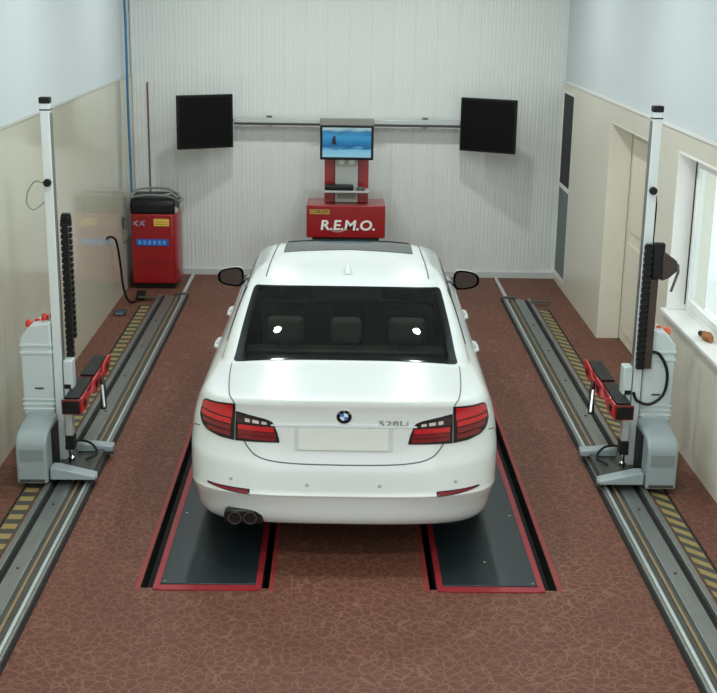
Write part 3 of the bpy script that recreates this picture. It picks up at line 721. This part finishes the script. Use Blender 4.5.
# --- side windows and windscreen
for sg in (-1, 1):
    def SW(u, k, off):
        t = 20.1+(22.9-20.1)*k; a, b = side_lim(t); return Y_off(t, a+(b-a)*u, sg, off)
    sw = grid_patch('side_window', lambda u, k, o: SW(u, k, .003 if o is None else .0005), lin_(0, 1, 24), lin_(0, 1, 8), car_glass, car)
    for u0, u1 in ((.0, .03), (.19, .22), (.50, .56), (.97, 1)):
        grid_patch('window_divider', lambda u, k, o: SW(u, k, .0055 if o is None else .001), lin_(u0, u1, 2), lin_(0, 1, 8), dark_trim, sw)
    for k0, k1 in ((0, .05), (.95, 1)):
        grid_patch('window_trim', lambda u, k, o: SW(u, k, .006 if o is None else .001), lin_(0, 1, 24), lin_(k0, k1, 1), dark_trim, sw)
def WS(u, k, off):
    t = 20.0+3.2*k; P, S = ring(t); s = S[-1]-abs(u)*(.70-.08*k); return S_off(t, math.copysign(s, u if u else 1), off)
grid_patch('windscreen', lambda u, k, o: WS(u, k, .003 if o is None else .0005), lin_(-1, 1, 32), lin_(0, 1, 8), car_glass, car)
# --- roof: sunroof and side mouldings, fin
def roof_pt(x, y, off=0):
    a, b = 23.5, NT-1.0; ax = max(abs(x), .012)
    for _ in range(40):
        mm = (a+b)/2
        if at_y(mm, y)[0] > ax: a = mm
        else: b = mm
    p = at_y(a, y); return np.array([x, y, p[2]+off])
grid_patch('sunroof', lambda x, y, o: roof_pt(x, y, .004 if o is None else -.004), lin_(-.47, .47, 30), lin_(2.24, 2.70, 10), mat('dark_sunroof_glass', (42, 50, 50), .12), car)
grid_patch('sunroof_deflector', lambda x, y, o: roof_pt(x, y, .009 if o is None else -.004), lin_(-.46, .46, 30), lin_(2.675, 2.71, 2), dark_trim, car)
for sg in (-1, 1):
    grid_patch('roof_moulding', lambda x, y, o: roof_pt(x+sg*(.555-.03*(y-1.7)), y, .003 if o is None else -.004), lin_(-.004, .004, 1), lin_(1.66, 2.66, 20), gap, car)
fin = MB(); fz = roof_pt(0, 1.74)[2]
fin.add([(-.022, 1.64, fz-.012), (.022, 1.64, fz-.012), (.026, 1.78, fz-.008), (-.026, 1.78, fz-.008), (0, 1.665, fz+.06), (.010, 1.70, fz+.055), (-.010, 1.70, fz+.055), (0, 1.86, fz-.002), (-.006, 1.655, fz+.052), (.006, 1.655, fz+.052)],
        [(0, 1, 9, 8), (8, 9, 4), (1, 2, 5, 9), (9, 5, 4), (0, 8, 6, 3), (8, 4, 6), (4, 5, 6), (2, 7, 5), (3, 6, 7), (5, 7, 6), (0, 3, 2, 1), (3, 7, 2)])
fin.build('antenna_fin', paint, car, bevel=.006, smooth=True)
# --- boot lid lines, bumper lines
for sg in (-1, 1):
    ribbon('shut_line', [(19.0, sg*.735), (18.2, sg*.735), (17, sg*.72), (15.5, sg*.69), (14.3, sg*.662), (13.9, sg*.652)], .007, gap, body)
    ribbon('shut_line', [(10.72, sg*.585), (10.3, sg*.555), (9.9, sg*.515), (9.62, sg*.45), (9.46, sg*.34), (9.4, sg*.2), (9.38, 0)], .008, gap, body)
    ribbon('bumper_line', [(11.0, sg*.93), (10.6, sg*1.05), (9.5, sg*1.16), (8.8, sg*1.22)], .006, gap, body)
for sg in (-1, 1):
    for yy in (1.50, 2.42, 3.62):
        o = MB(); A = [Vector(Y_off(tt, yy+.012*(tt-6) if yy < 2 else yy, sg, .0012)) for tt in lin_(5.5, 20, 30)]; B = [p+Vector((0, .006, 0)) for p in A]
        o.add(A+B, [(i, i+1, len(A)+i+1, len(A)+i) for i in range(len(A)-1)]).build('door_line', gap, body)
# --- tail lamps
for sg in (-1, 1):
    tl = rear_strip('tail_lamp', .643, .945, pl((.643, 1.030), (.90, 1.026), (.93, 1.012), (.945, .99)), pl((.643, .786), (.74, .793), (.84, .815), (.90, .846), (.945, .90)), .006, dark_trim, car, 24, 8, sg)
    rear_strip('upper_lens', .658, .925, pl((.658, 1.018), (.89, 1.014), (.925, .998)), pl((.658, .93), (.925, .955)), .010, lens, tl, 16, 4, sg)
    for z0, z1, mt in ((.888, .922, lens), (.848, .880, lens_d), (.810, .840, lens_d)):
        rear_strip('lens_bar', .665, .918 if z0 > .85 else .885 if z0 > .82 else .84, pl((.66, z1), (.92, z1+.022)), pl((.66, z0), (.92, z0+.024)), .010, mt, tl, 14, 2, sg)
    ti = rear_strip('tail_lamp', .372, .637, pl((.372, .808), (.385, .86), (.41, .918), (.45, .935), (.637, .975)), pl((.372, .795), (.637, .786)), .006, dark_trim, car, 24, 8, sg)
    rear_strip('smoked_lens', .42, .628, pl((.42, .910), (.45, .922), (.628, .962)), pl((.42, .892), (.628, .908)), .009, lens_k, ti, 12, 2, sg)
    for a, b in ((.445, .475), (.49, .53), (.545, .575)):
        rear_strip('clear_strip', a, b, pl((.40, .912), (.64, .944)), pl((.40, .898), (.64, .918)), .011, lens_w, ti, 4, 1, sg)
    for z0, z1, mt in ((.858, .886, lens), (.830, .852, lens_d), (.803, .824, lens_d)):
        rear_strip('lens_bar', .402 if z0 > .85 else .39, .618, pl((.38, z1), (.63, z1+.008)), pl((.38, z0), (.63, z0+.004)), .010, mt, ti, 12, 2, sg)
    rear_strip('reflector', .555, .80, pl((.555, .512), (.80, .522)), pl((.555, .492), (.70, .503), (.80, .516)), .006, mat('dark_reflector_red', (128, 22, 40), .3), car, 10, 2, sg)
    rear_strip('reflector_frame', .545, .83, pl((.545, .518), (.83, .527)), pl((.545, .488), (.70, .498), (.83, .518)), .003, dark_trim, car, 10, 2, sg)
    for s_, z_ in ((.21, .556), (.66, .567)):
        p = S_off(t_of_z(z_), sg*s_, .002); MB().lathe([(.011, .004), (.011, -.002), (.009, -.003)], p, 'y', 14).build('parking_sensor', mat('sensor_grey', (186, 190, 190), .4), car, smooth=True)
# --- number plate, recess edge, badge, lettering
def flat_c(z): return lambda s: z
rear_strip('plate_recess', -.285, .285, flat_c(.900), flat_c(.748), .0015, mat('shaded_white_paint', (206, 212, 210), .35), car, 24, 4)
npl = rear_strip('number_plate', -.262, .258, flat_c(.886), flat_c(.760), .010, mat('blank_plate_white', (222, 227, 220), .4), car, 20, 3)
rear_strip('boot_handle', -.42, .42, pl((-.42, .906), (0, .917), (.42, .906)), pl((-.42, .897), (0, .901), (.42, .897)), .008, paint, car, 24, 2)
def disc(name, r0, r1, a0, a1, mt, off, parent, c=(0, .966), n=24):
    def F(a, r, o): return S_off(t_of_z(c[1]+r*math.sin(a)), c[0]+r*math.cos(a), off if o is None else o)
    return grid_patch(name, F, lin_(a0, a1, n), lin_(r0, r1, 2), mt, parent)
bd = disc('badge', .001, .043, 0, 2*math.pi, mat('badge_black', (16, 18, 24), .25), .007, car, n=32)
for k in range(4): disc('badge_quarter', .001, .024, k*math.pi/2, (k+1)*math.pi/2, mat('badge_blue', (60, 130, 200), .3) if k % 2 else mat('badge_white', (236, 238, 240), .3), .009, bd, n=8)
disc('badge_rim', .041, .044, 0, 2*math.pi, chrome, .0085, bd, n=32)
def skin_text(body_, size, s, z, mt, parent, bold=.0, sx=1):
    v, f = text_mesh(body_, size, 0, bold); return MB().add([S_off(t_of_z(z+b), s+a*sx, .004) for a, b, _ in v], f).build('lettering', mt, parent)
skin_text('528Li', .046, .285, .922, mat('chrome_lettering', (160, 165, 168), .3, .5), car, .0005, 1.75)
for k, ch in enumerate('BMW'):
    a = math.pi/2+(1-k)*.95; skin_text(ch, .012, .034*math.cos(a), .966+.034*math.sin(a), mat('badge_white', (236, 238, 240), .3), bd)
for o in bd.children:
    if o.name.startswith('lettering'):
        for v in o.data.vertices: v.co.y -= .005
# --- exhaust
ex = MB().prism([(-.70, .285), (-.70, .345), (-.68, .366), (-.51, .366), (-.475, .34), (-.465, .275)], .082, .2, 'y').build('exhaust_trim', dark_trim, car, bevel=.01)
for x in (-.635, -.545):
    MB().lathe([(.030, .20), (.040, .17), (.040, .035), (.034, .035), (.032, .05), (.032, .14), (.002, .14)], (x, .035, .318), 'y', 24).build('tail_pipe', mat('dark_chrome', (120, 122, 122), .2, .9), ex, smooth=True)
# --- underbody
MB().box(-.70, .70, .32, 4.5, .19, .30).build('underbody', black_m, car)
for yc, r in WHEELS:
    for sg in (-1, 1):
        o = MB(); n = 20; A = []
        for k in range(n+1):
            a = -.25+(math.pi+.5)*k/n; c = (yc+(r+.012)*math.cos(a), .335+(r+.012)*math.sin(a)); A += [(sg*.60, *c), (sg*(.905 if yc < 2 else .86), *c)]
        o.add(A, [(2*i, 2*i+1, 2*i+3, 2*i+2) for i in range(n)]); B = [(sg*.60, yc+(r+.012)*math.cos(-.25+(math.pi+.5)*k/n), .335+(r+.012)*math.sin(-.25+(math.pi+.5)*k/n)) for k in range(n+1)]
        o.add(B, [tuple(range(n+1))]).build('wheel_arch', black_m, car)
rim_m = mat('alloy_rim', (176, 180, 182), .25, .9)
for yc, r in WHEELS:
    for sg in (-1, 1):
        R_ = .325; wx = sg*.785
        wh = MB().lathe([(.225, -.10), (.25, -.118), (.30, -.118), (.318, -.10), (R_, -.07), (R_, .07), (.318, .10), (.30, .118), (.25, .118), (.225, .10)], (wx, yc, ZT+R_), 'x', 40).build('wheel', rubber, car, smooth=True)
        MB().lathe([(.228, -.10), (.228, .0), (.228, .112), (.215, .112), (.208, .06), (.05, .05), (.03, .05)] if sg > 0 else [(.228, .10), (.228, 0), (.228, -.112), (.215, -.112), (.208, -.06), (.05, -.05), (.03, -.05)], (wx, yc, ZT+R_), 'x', 40).build('rim', mat('dark_rim_well', (60, 62, 64), .4, .6), wh, smooth=True)
        for k in range(5):
            for d in (-.13, .13):
                a = 2*math.pi*k/5; p = [Vector((wx+sg*h, yc+q*math.cos(a+dd), ZT+R_+q*math.sin(a+dd))) for q, dd, h in ((.03, d*1.5, .10), (.12, d, .108), (.222, d*.9, .105))]
                MB().tube(p, [.020, .014, .013], 6).build('spoke', rim_m, wh, smooth=True)
        MB().lathe([(.04, .085*sg), (.04, .112*sg), (.02, .116*sg)], (wx, yc, ZT+R_), 'x', 20).build('hub_cap', rim_m, wh, smooth=True)
# --- mirrors and door handles
for sg in (-1, 1):
    c = Vector((sg*.958, 3.30, 1.045)); vs = []; fs = []; n = 20
    prof = [(-.055, 1.0), (-.05, 1.0), (-.02, .99), (.03, .92), (.07, .75), (.095, .45), (.105, .05)]
    for dy, k in prof:
        for j in range(n):
            a = 2*math.pi*j/n; ca, sa = math.cos(a), math.sin(a)
            x = .105*math.copysign(abs(ca)**.6, ca)*k; z = .075*math.copysign(abs(sa)**.7, sa)*k*(1.0-.22*(x/.105))
            vs.append((c.x+sg*x, c.y+dy, c.z+z))
    m_ = len(prof)
    fs = [(i*n+j, i*n+(j+1) % n, (i+1)*n+(j+1) % n, (i+1)*n+j) for i in range(m_-1) for j in range(n)]+[tuple((m_-1)*n+j for j in range(n))]
    hs = MB().add(vs, fs).build('door_mirror', dark_trim, car, smooth=True)
    MB().add([(x+(c.x-x)*.16, c.y-.045, z+(c.z-z)*.16) for x, y, z in vs[:n]]+[(x+(c.x-x)*.16, c.y-.04, z+(c.z-z)*.16) for x, y, z in vs[:n]], [tuple(range(n)), tuple(range(n, 2*n))]+[(j, (j+1) % n, n+(j+1) % n, n+j) for j in range(n)]).build('mirror_glass', mat('mirror_silver', (120, 128, 128), .05, 1), hs)
    MB().add([(x, y+.008 if i < n else y, z) for i, (x, y, z) in enumerate([(c.x+(p[0]-c.x)*1.02, p[1], c.z+(p[2]-c.z)*1.02) for p in vs[n:]])], [f for f in fs if max(f) < (m_-1)*n][:(m_-2)*n]+[tuple((m_-2)*n+j for j in range(n))]).build('mirror_cap', paint, hs, smooth=True)
    MB().tube([(sg*.78, 3.36, 1.00), (sg*.87, 3.33, 1.00), (sg*.93, 3.31, 1.01)], [.03, .024, .022], 8).build('mirror_stalk', dark_trim, car, smooth=True)
    for yy in (1.72, 2.62):
        p = Y_off(12.6, yy, sg, .012); MB().tube([(p[0]-sg*.022, yy-.11, p[2]), (p[0], yy-.09, p[2]), (p[0]+sg*.004, yy, p[2]), (p[0], yy+.09, p[2]), (p[0]-sg*.022, yy+.11, p[2])], .014, 8).build('door_handle', paint, car, smooth=True)
# --- cabin
seat_m = mat('taupe_seat_leather', (120, 108, 94), .55); dash_m = mat('dark_cabin_trim', (30, 30, 31), .7)
MB().box(-.66, .66, .72, 1.28, .98, 1.015).build('parcel_shelf', dash_m, car, bevel=.01)
MB().box(-.70, .70, .45, 3.6, .32, .40).build('cabin_floor', dash_m, car)
MB().prism([(1.25, .50), (1.18, 1.02), (1.32, 1.04), (1.45, .55), (1.95, .58), (1.95, .42), (1.25, .42)], -.66, .66, 'x').build('rear_seat', seat_m, car, bevel=.03)
def headrest(x, y, z, w):
    MB().box(x-w, x+w, y, y+.09, z, z+.17).build('headrest', seat_m, car, bevel=.035, seg=4)
    for d in (-.05, .05): MB().tube([(x+d, y+.045, z-.06), (x+d, y+.045, z+.01)], .007, 6).build('headrest_post', chrome, car)
for x, w in ((-.40, .12), (0, .10), (.40, .12)): headrest(x, 1.20, 1.07, w)
for x in (-.37, .37):
    MB().prism([(2.35, .55), (2.20, 1.06), (2.33, 1.08), (2.50, .60), (2.95, .62), (2.95, .45), (2.35, .45)], x-.26, x+.26, 'x').build('front_seat', seat_m, car, bevel=.05, seg=3)
    headrest(x, 2.20, 1.12, .13)
MB().prism([(3.0, .5), (2.98, .93), (3.35, 1.0), (3.60, .98), (3.6, .5)], -.70, .70, 'x').build('dashboard', dash_m, car, bevel=.03)
